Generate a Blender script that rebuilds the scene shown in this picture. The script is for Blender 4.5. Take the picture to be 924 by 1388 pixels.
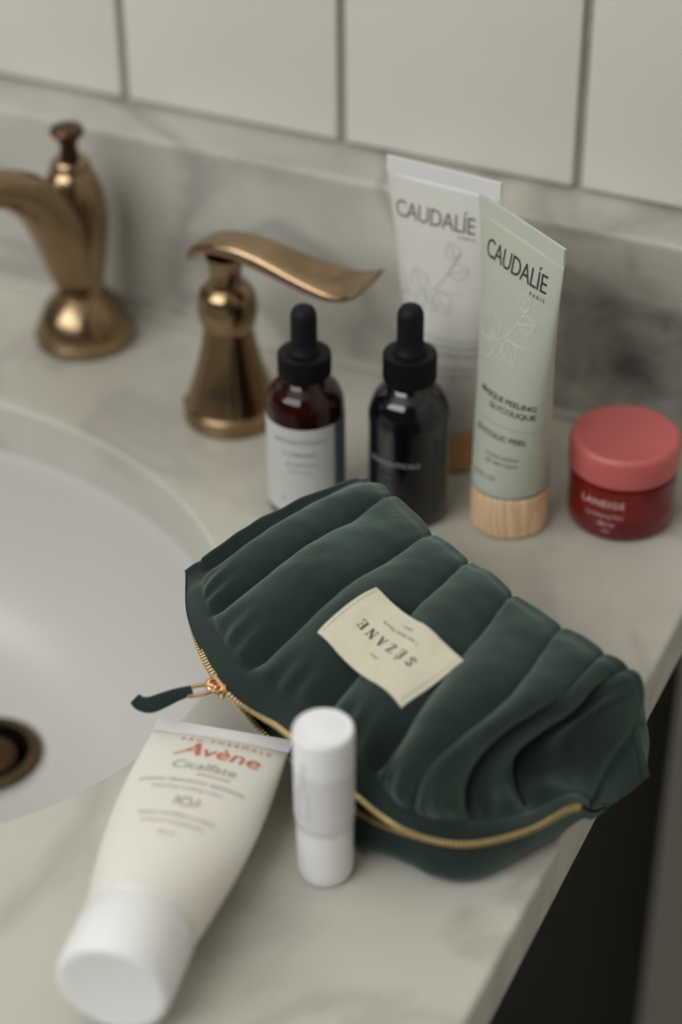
import bpy, math, random
import numpy as np
from mathutils import Vector, Matrix, noise
from mathutils.bvhtree import BVHTree

scene = bpy.context.scene
for o in list(bpy.data.objects):
    bpy.data.objects.remove(o, do_unlink=True)
random.seed(4)
COL = scene.collection

# ------------------------------------------------------------------ camera
cam_data = bpy.data.cameras.new('camera')
cam = bpy.data.objects.new('camera', cam_data)
COL.objects.link(cam)
R_ = (0.905206, 0.424925, -0.006431)
D_ = (0.242471, -0.528839, -0.813350)
F_ = (-0.349013, 0.734689, -0.581740)
cam.matrix_world = Matrix(((R_[0], -D_[0], -F_[0], 0.148164),
                           (R_[1], -D_[1], -F_[1], -0.740971),
                           (R_[2], -D_[2], -F_[2], 0.500),
                           (0, 0, 0, 1)))
cam_data.sensor_fit = 'VERTICAL'
cam_data.sensor_height = 36.0
cam_data.sensor_width = 24.0
cam_data.lens = 71.593
cam_data.clip_start = 0.01
cam_data.dof.use_dof = True
cam_data.dof.focus_distance = 0.750
cam_data.dof.aperture_fstop = 3.7
scene.camera = cam

# ------------------------------------------------------------------ light, exposure
vs = scene.view_settings
vs.view_transform = 'Standard'
vs.look = 'None'
vs.gamma = 1.0
vs.use_curve_mapping = False
vs.exposure = -0.6

world = bpy.data.worlds.new('world')
scene.world = world
world.use_nodes = True
bg = world.node_tree.nodes['Background']
bg.inputs[0].default_value = (0.86, 0.90, 1.0, 1)
bg.inputs[1].default_value = 0.9

WIN_C = Vector((-0.95, -1.64, 1.5))      # daylight in the window of the wall behind the viewer
ld = bpy.data.lights.new('window_daylight', 'AREA')
ld.shape = 'RECTANGLE'
ld.size = 2.0
ld.size_y = 1.4
ld.energy = 64.0
ld.color = (0.985, 1.0, 0.985)
lo = bpy.data.objects.new('window_daylight', ld)
COL.objects.link(lo)
lo.location = WIN_C
lo.rotation_euler = Vector((0, 1, 0)).to_track_quat('-Z', 'Y').to_euler()


# ------------------------------------------------------------------ helpers
def lin(c):
    return tuple(((v / 255.0) / 12.92 if v / 255.0 <= 0.04045 else ((v / 255.0 + 0.055) / 1.055) ** 2.4) for v in c)


def mat(name, rgb, rough=0.5, metal=0.0, var=0.0, vscale=40.0, bump=0.0, bscale=200.0, **kw):
    m = bpy.data.materials.new(name)
    m.use_nodes = True
    nt = m.node_tree
    b = nt.nodes['Principled BSDF']
    c = lin(rgb)
    b.inputs['Base Color'].default_value = (*c, 1)
    b.inputs['Roughness'].default_value = rough
    b.inputs['Metallic'].default_value = metal
    for k, v in kw.items():
        k = k.replace('_', ' ')
        if k in b.inputs:
            b.inputs[k].default_value = v
    tc = nt.nodes.new('ShaderNodeTexCoord')
    if var > 0:
        n = nt.nodes.new('ShaderNodeTexNoise')
        n.inputs['Scale'].default_value = vscale
        n.inputs['Detail'].default_value = 4
        nt.links.new(tc.outputs['Object'], n.inputs['Vector'])
        r = nt.nodes.new('ShaderNodeValToRGB')
        r.color_ramp.elements[0].position = 0.3
        r.color_ramp.elements[1].position = 0.7
        r.color_ramp.elements[0].color = (*[v * (1 - var) for v in c], 1)
        r.color_ramp.elements[1].color = (*[min(1, v * (1 + var)) for v in c], 1)
        nt.links.new(n.outputs['Fac'], r.inputs['Fac'])
        nt.links.new(r.outputs['Color'], b.inputs['Base Color'])
    if bump > 0:
        n2 = nt.nodes.new('ShaderNodeTexNoise')
        n2.inputs['Scale'].default_value = bscale
        n2.inputs['Detail'].default_value = 3
        nt.links.new(tc.outputs['Object'], n2.inputs['Vector'])
        bp = nt.nodes.new('ShaderNodeBump')
        bp.inputs['Strength'].default_value = bump
        bp.inputs['Distance'].default_value = 0.002
        nt.links.new(n2.outputs['Fac'], bp.inputs['Height'])
        nt.links.new(bp.outputs['Normal'], b.inputs['Normal'])
    return m


def marble_mat(name, base, vein, vscale=9.0, vamt=0.5, rough=0.22, seed=(0, 0, 0), vein_shade=None):
    m = bpy.data.materials.new(name)
    m.use_nodes = True
    nt = m.node_tree
    N, L = nt.nodes, nt.links
    b = N['Principled BSDF']
    b.inputs['Roughness'].default_value = rough
    tc = N.new('ShaderNodeTexCoord')
    mp = N.new('ShaderNodeMapping')
    mp.inputs['Location'].default_value = seed
    mp.inputs['Rotation'].default_value = (0.3, 0.2, 0.7)
    L.new(tc.outputs['Object'], mp.inputs['Vector'])
    n1 = N.new('ShaderNodeTexNoise')            # clouds
    n1.inputs['Scale'].default_value = vscale
    n1.inputs['Detail'].default_value = 6
    n1.inputs['Distortion'].default_value = 0.8
    L.new(mp.outputs['Vector'], n1.inputs['Vector'])
    r1 = N.new('ShaderNodeValToRGB')
    r1.color_ramp.elements[0].position = 0.36
    r1.color_ramp.elements[0].color = (*lin([v * 0.80 + w * 0.20 for v, w in zip(base, vein)]), 1)
    r1.color_ramp.elements[1].position = 0.62
    r1.color_ramp.elements[1].color = (*lin(base), 1)
    L.new(n1.outputs['Fac'], r1.inputs['Fac'])
    n2 = N.new('ShaderNodeTexNoise')            # thin veins: |noise - .5| small
    n2.inputs['Scale'].default_value = vscale * 0.6
    n2.inputs['Detail'].default_value = 8
    n2.inputs['Distortion'].default_value = 1.6
    L.new(mp.outputs['Vector'], n2.inputs['Vector'])
    s = N.new('ShaderNodeMath'); s.operation = 'SUBTRACT'; s.inputs[1].default_value = 0.5
    a = N.new('ShaderNodeMath'); a.operation = 'ABSOLUTE'
    L.new(n2.outputs['Fac'], s.inputs[0]); L.new(s.outputs[0], a.inputs[0])
    r2 = N.new('ShaderNodeValToRGB')
    r2.color_ramp.elements[0].position = 0.0
    r2.color_ramp.elements[0].color = (vamt, vamt, vamt, 1)
    r2.color_ramp.elements[1].position = 0.05
    r2.color_ramp.elements[1].color = (0, 0, 0, 1)
    L.new(a.outputs[0], r2.inputs['Fac'])
    mx = N.new('ShaderNodeMixRGB')
    mx.inputs[2].default_value = (*lin(vein), 1)
    L.new(r2.outputs['Color'], mx.inputs[0])
    L.new(r1.outputs['Color'], mx.inputs[1])
    last = mx
    if vein_shade is not None:                       # dark veining, with cast shadow painted into the stone colour
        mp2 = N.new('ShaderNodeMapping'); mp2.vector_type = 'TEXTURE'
        mp2.inputs['Location'].default_value = vein_shade[0]
        mp2.inputs['Scale'].default_value = vein_shade[1]
        mp2.inputs['Rotation'].default_value = (0, vein_shade[2], 0)
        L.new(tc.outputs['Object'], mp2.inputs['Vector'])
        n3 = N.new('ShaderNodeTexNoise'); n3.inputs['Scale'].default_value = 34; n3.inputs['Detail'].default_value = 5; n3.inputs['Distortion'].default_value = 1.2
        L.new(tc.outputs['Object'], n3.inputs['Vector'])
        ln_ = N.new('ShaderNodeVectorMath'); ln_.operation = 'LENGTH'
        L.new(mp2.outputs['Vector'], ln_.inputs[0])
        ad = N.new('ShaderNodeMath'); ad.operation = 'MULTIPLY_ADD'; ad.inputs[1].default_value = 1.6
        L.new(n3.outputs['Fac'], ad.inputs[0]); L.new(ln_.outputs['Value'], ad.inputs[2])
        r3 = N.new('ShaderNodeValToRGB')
        r3.color_ramp.elements[0].position = 0.7; r3.color_ramp.elements[0].color = (vein_shade[3],) * 3 + (1,)
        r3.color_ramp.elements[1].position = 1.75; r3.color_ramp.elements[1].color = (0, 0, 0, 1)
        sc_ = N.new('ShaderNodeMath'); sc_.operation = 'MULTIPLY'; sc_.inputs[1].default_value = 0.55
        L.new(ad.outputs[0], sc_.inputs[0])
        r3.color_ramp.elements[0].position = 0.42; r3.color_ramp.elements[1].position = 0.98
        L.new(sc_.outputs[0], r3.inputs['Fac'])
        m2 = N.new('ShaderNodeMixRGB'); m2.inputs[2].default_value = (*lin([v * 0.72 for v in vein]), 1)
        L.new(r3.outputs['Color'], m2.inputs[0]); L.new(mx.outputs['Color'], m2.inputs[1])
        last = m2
    L.new(last.outputs['Color'], b.inputs['Base Color'])
    return m


def wood_mat(name, c1, c2):
    m = bpy.data.materials.new(name)
    m.use_nodes = True
    N, L = m.node_tree.nodes, m.node_tree.links
    b = N['Principled BSDF']
    b.inputs['Roughness'].default_value = 0.5
    tc = N.new('ShaderNodeTexCoord')
    mp = N.new('ShaderNodeMapping')
    mp.inputs['Scale'].default_value = (1, 1, 0.22)
    mp.inputs['Rotation'].default_value = (0.25, 0.1, 0)
    L.new(tc.outputs['Object'], mp.inputs['Vector'])
    w = N.new('ShaderNodeTexWave')
    w.inputs['Scale'].default_value = 130
    w.inputs['Distortion'].default_value = 6
    w.inputs['Detail'].default_value = 3
    w.inputs['Detail Scale'].default_value = 1.5
    L.new(mp.outputs['Vector'], w.inputs['Vector'])
    r = N.new('ShaderNodeValToRGB')
    r.color_ramp.elements[0].color = (*lin(c1), 1)
    r.color_ramp.elements[1].color = (*lin(c2), 1)
    L.new(w.outputs['Fac'], r.inputs['Fac'])
    L.new(r.outputs['Color'], b.inputs['Base Color'])
    return m


def mesh_obj(name, verts, faces, m, parent=None, smooth=True, loc=None):
    me = bpy.data.meshes.new(name)
    me.from_pydata([tuple(map(float, v)) for v in verts], [], [tuple(map(int, f)) for f in faces])
    me.update()
    if smooth and len(me.polygons):
        me.polygons.foreach_set('use_smooth', [True] * len(me.polygons))
    o = bpy.data.objects.new(name, me)
    COL.objects.link(o)
    if m is not None:
        me.materials.append(m)
    if parent is not None:
        o.parent = parent
    if loc is not None:
        o.location = loc
    return o


def fix_normals(o):
    import bmesh
    bm = bmesh.new(); bm.from_mesh(o.data)
    bmesh.ops.remove_doubles(bm, verts=bm.verts, dist=1e-6)
    bmesh.ops.recalc_face_normals(bm, faces=bm.faces)
    bm.to_mesh(o.data); bm.free()


def sharp(o, ang=35):
    md = o.modifiers.new('edges', 'EDGE_SPLIT')
    md.split_angle = math.radians(ang)


def empty(name, loc, rz=0.0):
    o = bpy.data.objects.new(name, None)
    COL.objects.link(o)
    o.location = loc
    o.rotation_euler = (0, 0, rz)
    o.empty_display_size = 0.02
    return o


def tag(o, label=None, cat=None, group=None, kind=None):
    if label: o['label'] = label
    if cat: o['category'] = cat
    if group: o['group'] = group
    if kind: o['kind'] = kind
    return o


def box(name, lo_, hi_, m, parent=None, bev=0.0, seg=2):
    x0, y0, z0 = lo_; x1, y1, z1 = hi_
    v = [(x0, y0, z0), (x1, y0, z0), (x1, y1, z0), (x0, y1, z0), (x0, y0, z1), (x1, y0, z1), (x1, y1, z1), (x0, y1, z1)]
    f = [(0, 3, 2, 1), (4, 5, 6, 7), (0, 1, 5, 4), (1, 2, 6, 5), (2, 3, 7, 6), (3, 0, 4, 7)]
    o = mesh_obj(name, v, f, m, parent, smooth=False)
    if bev > 0:
        b = o.modifiers.new('bevel', 'BEVEL'); b.width = bev; b.segments = seg
    return o


def lathe(name, prof, m, parent=None, seg=64, split=35, loc=None):
    """prof: list of (r, z) from the bottom axis to the top axis"""
    v, f = [], []
    rings = []
    for r, z in prof:
        if r < 1e-7:
            rings.append([len(v)]); v.append((0, 0, z))
        else:
            ring = []
            for i in range(seg):
                a = 2 * math.pi * i / seg
                ring.append(len(v)); v.append((r * math.cos(a), r * math.sin(a), z))
            rings.append(ring)
    for a, b in zip(rings[:-1], rings[1:]):
        for i in range(seg):
            j = (i + 1) % seg
            if len(a) == 1 and len(b) == 1: continue
            if len(a) == 1: f.append((a[0], b[j], b[i]))
            elif len(b) == 1: f.append((a[i], a[j], b[0]))
            else: f.append((a[i], a[j], b[j], b[i]))
    o = mesh_obj(name, v, f, m, parent, loc=loc)
    if split: sharp(o, split)
    return o


def smooth_prof(pts, n=8):
    """Catmull-Rom through (r,z) points"""
    out = []
    P = [pts[0]] + list(pts) + [pts[-1]]
    for i in range(1, len(P) - 2):
        p0, p1, p2, p3 = [np.array(q, float) for q in P[i - 1:i + 3]]
        for k in range(n):
            t = k / n
            q = 0.5 * ((2 * p1) + (-p0 + p2) * t + (2 * p0 - 5 * p1 + 4 * p2 - p3) * t * t + (-p0 + 3 * p1 - 3 * p2 + p3) * t ** 3)
            out.append((max(0.0, float(q[0])), float(q[1])))
    out.append(tuple(pts[-1]))
    return out


def loft(name, rings, m, parent=None, cap=True, closed=True, split=None):
    """rings: list of equal-length lists of 3D points"""
    n = len(rings[0]); v = [p for r in rings for p in r]; f = []
    for i in range(len(rings) - 1):
        for j in range(n if closed else n - 1):
            k = (j + 1) % n
            f.append((i * n + j, i * n + k, (i + 1) * n + k, (i + 1) * n + j))
    if cap:
        for i, rev in ((0, True), (len(rings) - 1, False)):
            c = np.mean(np.array(rings[i], float), axis=0)
            ci = len(v); v.append(tuple(c))
            for j in range(n):
                k = (j + 1) % n
                f.append((ci, i * n + k, i * n + j) if rev else (ci, i * n + j, i * n + k))
    o = mesh_obj(name, v, f, m, parent)
    fix_normals(o)
    if split: sharp(o, split)
    return o


def sweep(name, pts, radii, m, parent=None, seg=16, n=6, flat=1.0, split=None):
    """smooth tube through pts with radii"""
    P = np.array(pts, float); Rr = np.array(radii, float)
    Q, RR = [], []
    ext = np.vstack([2 * P[0] - P[1], P, 2 * P[-1] - P[-2]]); re = np.r_[Rr[0], Rr, Rr[-1]]
    for i in range(1, len(ext) - 2):
        for k in range(n):
            t = k / n
            p0, p1, p2, p3 = ext[i - 1:i + 3]
            Q.append(0.5 * ((2 * p1) + (-p0 + p2) * t + (2 * p0 - 5 * p1 + 4 * p2 - p3) * t * t + (-p0 + 3 * p1 - 3 * p2 + p3) * t ** 3))
            s = t * t * (3 - 2 * t); RR.append(re[i] * (1 - s) + re[i + 1] * s)
    Q.append(P[-1]); RR.append(Rr[-1])
    Q = np.array(Q)
    T = np.gradient(Q, axis=0); T /= np.linalg.norm(T, axis=1)[:, None]
    up = np.array([1.0, 0, 0]) if abs(T[0][0]) < 0.8 else np.array([0, 0, 1.0])
    rings = []
    nrm = np.cross(T[0], up); nrm /= np.linalg.norm(nrm)
    for q, t, r in zip(Q, T, RR):
        nrm = nrm - t * (nrm @ t); nrm /= np.linalg.norm(nrm)
        bi = np.cross(t, nrm)
        rings.append([tuple(q + r * (math.cos(a) * nrm + flat * math.sin(a) * bi)) for a in np.linspace(0, 2 * math.pi, seg, endpoint=False)])
    return loft(name, rings, m, parent, split=split)


_text_cache = {}


def text2d(body, size=1.0, align='CENTER', spacing=1.0, bold=0.0, shear=0.0):
    key = (body, align, spacing, bold, shear)
    if key not in _text_cache:
        cu = bpy.data.curves.new('lettering_source', 'FONT')
        cu.body = body; cu.size = 1.0; cu.align_x = align; cu.space_character = spacing
        cu.offset = bold; cu.shear = shear; cu.resolution_u = 3
        ob = bpy.data.objects.new('lettering_source', cu)
        COL.objects.link(ob)
        dg = bpy.context.evaluated_depsgraph_get()
        me = bpy.data.meshes.new_from_object(ob.evaluated_get(dg))
        V = np.array([v.co[:2] for v in me.vertices]) if len(me.vertices) else np.zeros((0, 2))
        Fs = [tuple(p.vertices) for p in me.polygons]
        bpy.data.objects.remove(ob, do_unlink=True)
        bpy.data.curves.remove(cu); bpy.data.meshes.remove(me)
        _text_cache[key] = (V, Fs)
    V, Fs = _text_cache[key]
    return V * size, Fs


def strokes2d(lines, w):
    V, Fs = [], []
    for ln in lines:
        L_ = np.array(ln, float)
        T = np.gradient(L_, axis=0); T /= (np.linalg.norm(T, axis=1)[:, None] + 1e-12)
        Nn = np.c_[-T[:, 1], T[:, 0]]
        b0 = len(V)
        for p, n_ in zip(L_, Nn):
            V.append(p + n_ * w / 2); V.append(p - n_ * w / 2)
        for i in range(len(L_) - 1):
            a = b0 + 2 * i
            Fs.append((a, a + 1, a + 3, a + 2))
    return np.array(V), Fs


def merge2d(parts):
    """parts: (V, F, dx, dy[, sx])"""
    V, Fs = [], []
    for p in parts:
        v, f, dx, dy = p[:4]; sx = p[4] if len(p) > 4 else 1.0
        b = len(V)
        V += [(a[0] * sx + dx, a[1] + dy) for a in v]
        Fs += [tuple(b + i for i in q) for q in f]
    return V, Fs


def print_on(name, parts, fn, m, parent):
    V, Fs = merge2d(parts)
    return mesh_obj(name, [fn(x, y) for x, y in V], Fs, m, parent, smooth=False)


def curve2d(pts, n=10):
    P = [np.array(p, float) for p in pts]
    P = [2 * P[0] - P[1]] + P + [2 * P[-1] - P[-2]]
    out = []
    for i in range(1, len(P) - 2):
        p0, p1, p2, p3 = P[i - 1:i + 3]
        for k in range(n):
            t = k / n
            out.append(0.5 * ((2 * p1) + (-p0 + p2) * t + (2 * p0 - 5 * p1 + 4 * p2 - p3) * t * t + (-p0 + 3 * p1 - 3 * p2 + p3) * t ** 3))
    out.append(P[-2])
    return out


def sstep(a, b, x):
    t = np.clip((x - a) / (b - a), 0, 1)
    return t * t * (3 - 2 * t)


# ------------------------------------------------------------------ materials
M = {}
M['paint'] = mat('wall_paint', (240, 237, 230), 0.7, var=0.03, vscale=3)
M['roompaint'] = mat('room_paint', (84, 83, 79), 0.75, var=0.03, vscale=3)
M['sidepaint'] = mat('side_wall_paint', (212, 209, 202), 0.75, var=0.03, vscale=3)
M['ceil'] = mat('ceiling_paint', (216, 214, 208), 0.8, var=0.02, vscale=3)
M['floor'] = mat('floor_stone', (196, 190, 180), 0.5, var=0.12, vscale=6)
M['grout'] = mat('grout', (158, 153, 138), 0.9, var=0.08, vscale=120, bump=0.2)
M['tile'] = mat('white_glazed_tile', (216, 211, 203), 0.3, var=0.015, vscale=9, bump=0.02, bscale=25)
M['marble'] = marble_mat('grey_marble_counter', (200, 196, 184), (134, 130, 121), 9.0, 0.32, 0.34, (3.1, 1.2, 0))
M['marble2'] = marble_mat('grey_marble_splash', (196, 193, 182), (92, 91, 87), 9.0, 0.40, 0.32, (0.45, 0.2, 0.35), ((-0.062, 0, 0.036), (0.05, 0.2, 0.048), 0.5, 0.9))  # last tuple: dark veining plus the tubes' shadow painted on the splash
M['caulk'] = mat('caulk', (188, 183, 171), 0.55, var=0.04, vscale=60)
M['black'] = mat('black_cabinet_paint', (13, 14, 14), 0.6, var=0.08, vscale=20, Specular_IOR_Level=0.15)
M['porcelain'] = mat('white_porcelain', (194, 192, 187), 0.38, var=0.01, vscale=6)
M['bronze'] = mat('antique_bronze', (152, 129, 101), 0.22, 1.0, var=0.12, vscale=60, bump=0.02, bscale=300)
M['bronze_dark'] = mat('dark_bronze', (86, 62, 46), 0.35, 1.0, var=0.15, vscale=80)
M['draindull'] = mat('dull_drain_bronze', (92, 76, 56), 0.42, 1.0, var=0.15, vscale=80)
M['drain_dark'] = mat('drain_shadow_metal', (24, 22, 18), 0.5, 0.6, var=0.1, vscale=80)
M['rubber'] = mat('black_rubber', (13, 16, 18), 0.6, var=0.08, vscale=150, Specular_IOR_Level=0.25)
M['blackplastic'] = mat('black_plastic', (8, 10, 11), 0.48, var=0.05, vscale=150, Specular_IOR_Level=0.22)
M['amber'] = mat('amber_glass', (112, 42, 18), 0.06, var=0.05, vscale=30, Transmission_Weight=0.9, IOR=1.45)
M['serum'] = mat('dark_serum', (24, 10, 6), 0.2, var=0.1, vscale=30)
M['navy'] = mat('blue_black_glass', (9, 10, 16), 0.1, var=0.1, vscale=30, Coat_Weight=0.5)
M['paper'] = mat('white_label_paper', (196, 195, 192), 0.55, var=0.02, vscale=60)
M['bluepaper'] = mat('blue_grey_label_strip', (86, 104, 118), 0.55, var=0.04, vscale=60)
M['tealprint'] = mat('teal_print', (96, 128, 134), 0.6, var=0.04, vscale=200)
M['greyprint'] = mat('grey_print', (128, 126, 122), 0.6, var=0.04, vscale=200)
M['silverprint'] = mat('silver_print', (150, 150, 156), 0.5, var=0.04, vscale=200)
M['dimblue'] = mat('dim_blue_print', (30, 44, 56), 0.5, var=0.04, vscale=200)
M['whitetube'] = mat('white_tube_plastic', (214, 212, 204), 0.38, var=0.015, vscale=40, Subsurface_Weight=0.08)
M['whiteseal'] = mat('white_tube_seal', (224, 222, 220), 0.35, var=0.015, vscale=40, bump=0.05, bscale=900)
M['greentube'] = mat('pale_sage_tube_plastic', (186, 191, 175), 0.4, var=0.015, vscale=40, Subsurface_Weight=0.08)
M['greenseal'] = mat('pale_sage_seal', (192, 198, 182), 0.36, var=0.015, vscale=40, bump=0.05, bscale=900)
M['inkgreen'] = mat('dark_green_ink', (44, 50, 46), 0.6, var=0.05, vscale=200)
M['inkgrey'] = mat('grey_ink', (104, 104, 96), 0.6, var=0.05, vscale=200)
M['palevine'] = mat('pale_vine_ink', (184, 186, 176), 0.6, var=0.04, vscale=200)
M['whitevine'] = mat('white_vine_ink', (214, 218, 206), 0.6, var=0.04, vscale=200)
M['greenline'] = mat('soft_green_ink', (150, 164, 148), 0.6, var=0.04, vscale=200)
M['rimgreen'] = mat('deep_green_rim', (58, 84, 72), 0.5, var=0.05, vscale=100)
M['wood'] = wood_mat('pale_beech', (224, 184, 142), (242, 212, 174))
M['wood2'] = wood_mat('warm_beech', (206, 154, 108), (226, 182, 136))
M['pinklid'] = mat('dusty_pink_plastic', (196, 98, 98), 0.42, var=0.03, vscale=40, Subsurface_Weight=0.15)
M['redglass'] = mat('red_glass', (168, 44, 44), 0.08, var=0.04, vscale=30, Transmission_Weight=0.75, IOR=1.45)
M['redbalm'] = mat('red_balm', (196, 48, 40), 0.4, var=0.06, vscale=40)
M['pinkprint'] = mat('pale_pink_print', (226, 178, 172), 0.6, var=0.04, vscale=200)
M['gold'] = mat('gold_zip_metal', (240, 218, 162), 0.4, 1.0, var=0.1, vscale=300)
M['rosegold'] = mat('rose_gold_metal', (226, 190, 152), 0.18, 1.0, var=0.06, vscale=200)
M['velvet'] = mat('dark_green_velvet', (20, 30, 28), 0.9, var=0.4, vscale=45, bump=0.12, bscale=900,
                  Sheen_Weight=0.45, Sheen_Roughness=0.6)
M['velvet'].node_tree.nodes['Principled BSDF'].inputs['Sheen Tint'].default_value = (0.55, 0.75, 0.66, 1)
M['velvet'].node_tree.nodes['Principled BSDF'].inputs['Specular IOR Level'].default_value = 0.15
M['tape'] = mat('dark_green_zip_tape', (20, 31, 29), 0.85, var=0.1, vscale=200, bump=0.2, bscale=1500)
M['cotton'] = mat('cream_cotton_tag', (206, 199, 180), 0.8, var=0.04, vscale=120, bump=0.25, bscale=1600)
M['thread'] = mat('cream_thread', (178, 168, 144), 0.8, var=0.05, vscale=300)
M['inkblack'] = mat('black_ink', (40, 38, 34), 0.7, var=0.05, vscale=300)
M['creamtube'] = mat('white_cream_tube', (234, 230, 220), 0.35, var=0.015, vscale=30, Subsurface_Weight=0.08)
M['whitecap'] = mat('white_cap_plastic', (240, 240, 240), 0.28, var=0.01, vscale=30)
M['orangeink'] = mat('orange_red_ink', (206, 112, 84), 0.6, var=0.05, vscale=200)
M['softgrey'] = mat('soft_grey_ink', (168, 163, 154), 0.6, var=0.04, vscale=200)
M['balmlabel'] = mat('pale_grey_label', (224, 222, 224), 0.4, var=0.02, vscale=60)
M['balmprint'] = mat('pale_grey_print', (190, 188, 190), 0.5, var=0.04, vscale=200)

# ------------------------------------------------------------------ the room
CX0 = -1.15
YF = -1.70
tag(box('floor', (-2.05, YF, -0.87), (1.3, 0.05, -0.85), M['floor']), kind='structure')
tag(box('ceiling', (-2.05, YF, 2.3), (1.3, 0.05, 2.34), M['ceil']), kind='structure')
wall = tag(box('wall_back', (-2.05, 0.036, -0.85), (1.3, 0.10, 2.3), M['paint']), kind='structure')
tag(box('wall_right', (1.3, YF, -0.85), (1.34, 0.10, 2.3), M['sidepaint']), kind='structure')
tag(box('wall_left', (-2.09, YF, -0.85), (-2.05, 0.10, 2.3), M['roompaint']), kind='structure')
# front wall with its window opening
wl = tag(empty('wall_front', (0, 0, 0)), kind='structure')
wx0, wx1, wz0, wz1 = WIN_C.x - 1.0, WIN_C.x + 1.0, WIN_C.z - 0.7, WIN_C.z + 0.7
box('wall_section', (-2.05, YF - 0.04, -0.85), (wx0, YF, 2.3), M['roompaint'], wl)
box('wall_section', (wx1, YF - 0.04, -0.85), (1.3, YF, 2.3), M['roompaint'], wl)
box('wall_section', (wx0, YF - 0.04, -0.85), (wx1, YF, wz0), M['roompaint'], wl)
box('wall_section', (wx0, YF - 0.04, wz1), (wx1, YF, 2.3), M['roompaint'], wl)
win = tag(empty('window_1', (0, 0, 0)), kind='structure')
for a, b in (((wx0, wz0), (wx0 + .04, wz1)), ((wx1 - .04, wz0), (wx1, wz1)), ((wx0, wz0), (wx1, wz0 + .04)), ((wx0, wz1 - .04), (wx1, wz1))):
    box('window_frame', (a[0], YF - 0.03, a[1]), (b[0], YF + 0.01, b[1]), M['ceil'], win, 0.003)

# wall tiles, stacked, above the marble splash
TW, GJ, Z0 = 0.1133, 0.0042, 0.0975
tile_h = 0.30
gx = -0.2165          # a joint centre (world x), found from the joints in the photograph
grout = box('grout_bed', (CX0, 0.0335, Z0 - 0.003), (0.55, 0.036, Z0 + 2 * tile_h), M['grout'], wall)
tile_me = None
for r in range(2):
    for i in range(-8, 7):
        x0 = gx + i * TW + GJ / 2; x1 = gx + (i + 1) * TW - GJ / 2
        if tile_me is None:
            w = TW - GJ; hh = tile_h - GJ
            t = box('tile', (0, 0, 0), (w, 0.006, hh), M['tile'], wall, 0.0012, 3)
            for p in t.data.polygons: p.use_smooth = True
            tile_me = t
        else:
            t = tile_me.copy(); COL.objects.link(t); t.parent = wall
        t.location = (x0, 0.0302, Z0 + r * tile_h)

# splash + caulk
bs = empty('marble_backsplash', (0, 0, 0))
tag(bs, 'low grey veined marble backsplash strip along the back of the counter', 'backsplash')
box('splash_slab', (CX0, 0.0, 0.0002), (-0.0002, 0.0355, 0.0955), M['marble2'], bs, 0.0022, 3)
prof = [(0, 0.0003), (-0.0032, 0.0003), (-0.0012, 0.0012), (-0.0003, 0.0034), (0, 0.0034)]
loft('caulk_bead', [[(x, y, z) for y, z in prof] for x in (CX0, -0.001)], M['caulk'], bs)

# countertop with the oval cut-out
SX, SY, SA, SB = -0.335, -0.2447, 0.185, 0.147
SLAB = 0.0262


def countertop():
    X0, X1, Y0, Y1 = CX0, 0.0, -0.57, 0.0355
    angs = set(np.linspace(0, 2 * math.pi, 120, endpoint=False).tolist())
    for cx, cy in ((X0, Y0), (X1, Y0), (X1, Y1), (X0, Y1)):
        angs.add(math.atan2((cy - SY) / SB, (cx - SX) / SA) % (2 * math.pi))
    angs = sorted(angs); n = len(angs)
    inner, outer = [], []
    for a in angs:
        dx, dy = SA * math.cos(a), SB * math.sin(a)
        inner.append((SX + dx, SY + dy))
        k = min((((X1 if dx > 0 else X0) - SX) / dx) if abs(dx) > 1e-9 else 1e9, (((Y1 if dy > 0 else Y0) - SY) / dy) if abs(dy) > 1e-9 else 1e9)
        outer.append((SX + dx * k, SY + dy * k))
    v = [(x, y, 0) for x, y in inner] + [(x, y, 0) for x, y in outer] + [(x, y, -SLAB) for x, y in inner] + [(x, y, -SLAB) for x, y in outer]
    f = []
    for i in range(n):
        j = (i + 1) % n
        f += [(i, n + i, n + j, j), (2 * n + i, 2 * n + j, 3 * n + j, 3 * n + i), (n + i, 3 * n + i, 3 * n + j, n + j), (i, j, 2 * n + j, 2 * n + i)]
    o = mesh_obj('marble_countertop', v, f, M['marble'], smooth=False)
    b = o.modifiers.new('bevel', 'BEVEL'); b.width = 0.0022; b.segments = 3; b.limit_method = 'ANGLE'; b.angle_limit = math.radians(50)
    return o


ct = countertop()
tag(ct, 'pale grey marble vanity countertop with an oval sink cut-out', 'countertop')

# vanity cabinet below
cab = empty('vanity_cabinet', (-0.59, -0.25, -0.85))
tag(cab, 'black painted vanity cabinet under the marble counter', 'cabinet')


def cbox(name, lo_, hi_, m, parent, bev):
    ox, oy, oz = (0.59, 0.25, 0.85)
    return box(name, (lo_[0] + ox, lo_[1] + oy, lo_[2] + oz), (hi_[0] + ox, hi_[1] + oy, hi_[2] + oz), m, parent, bev)


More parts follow.
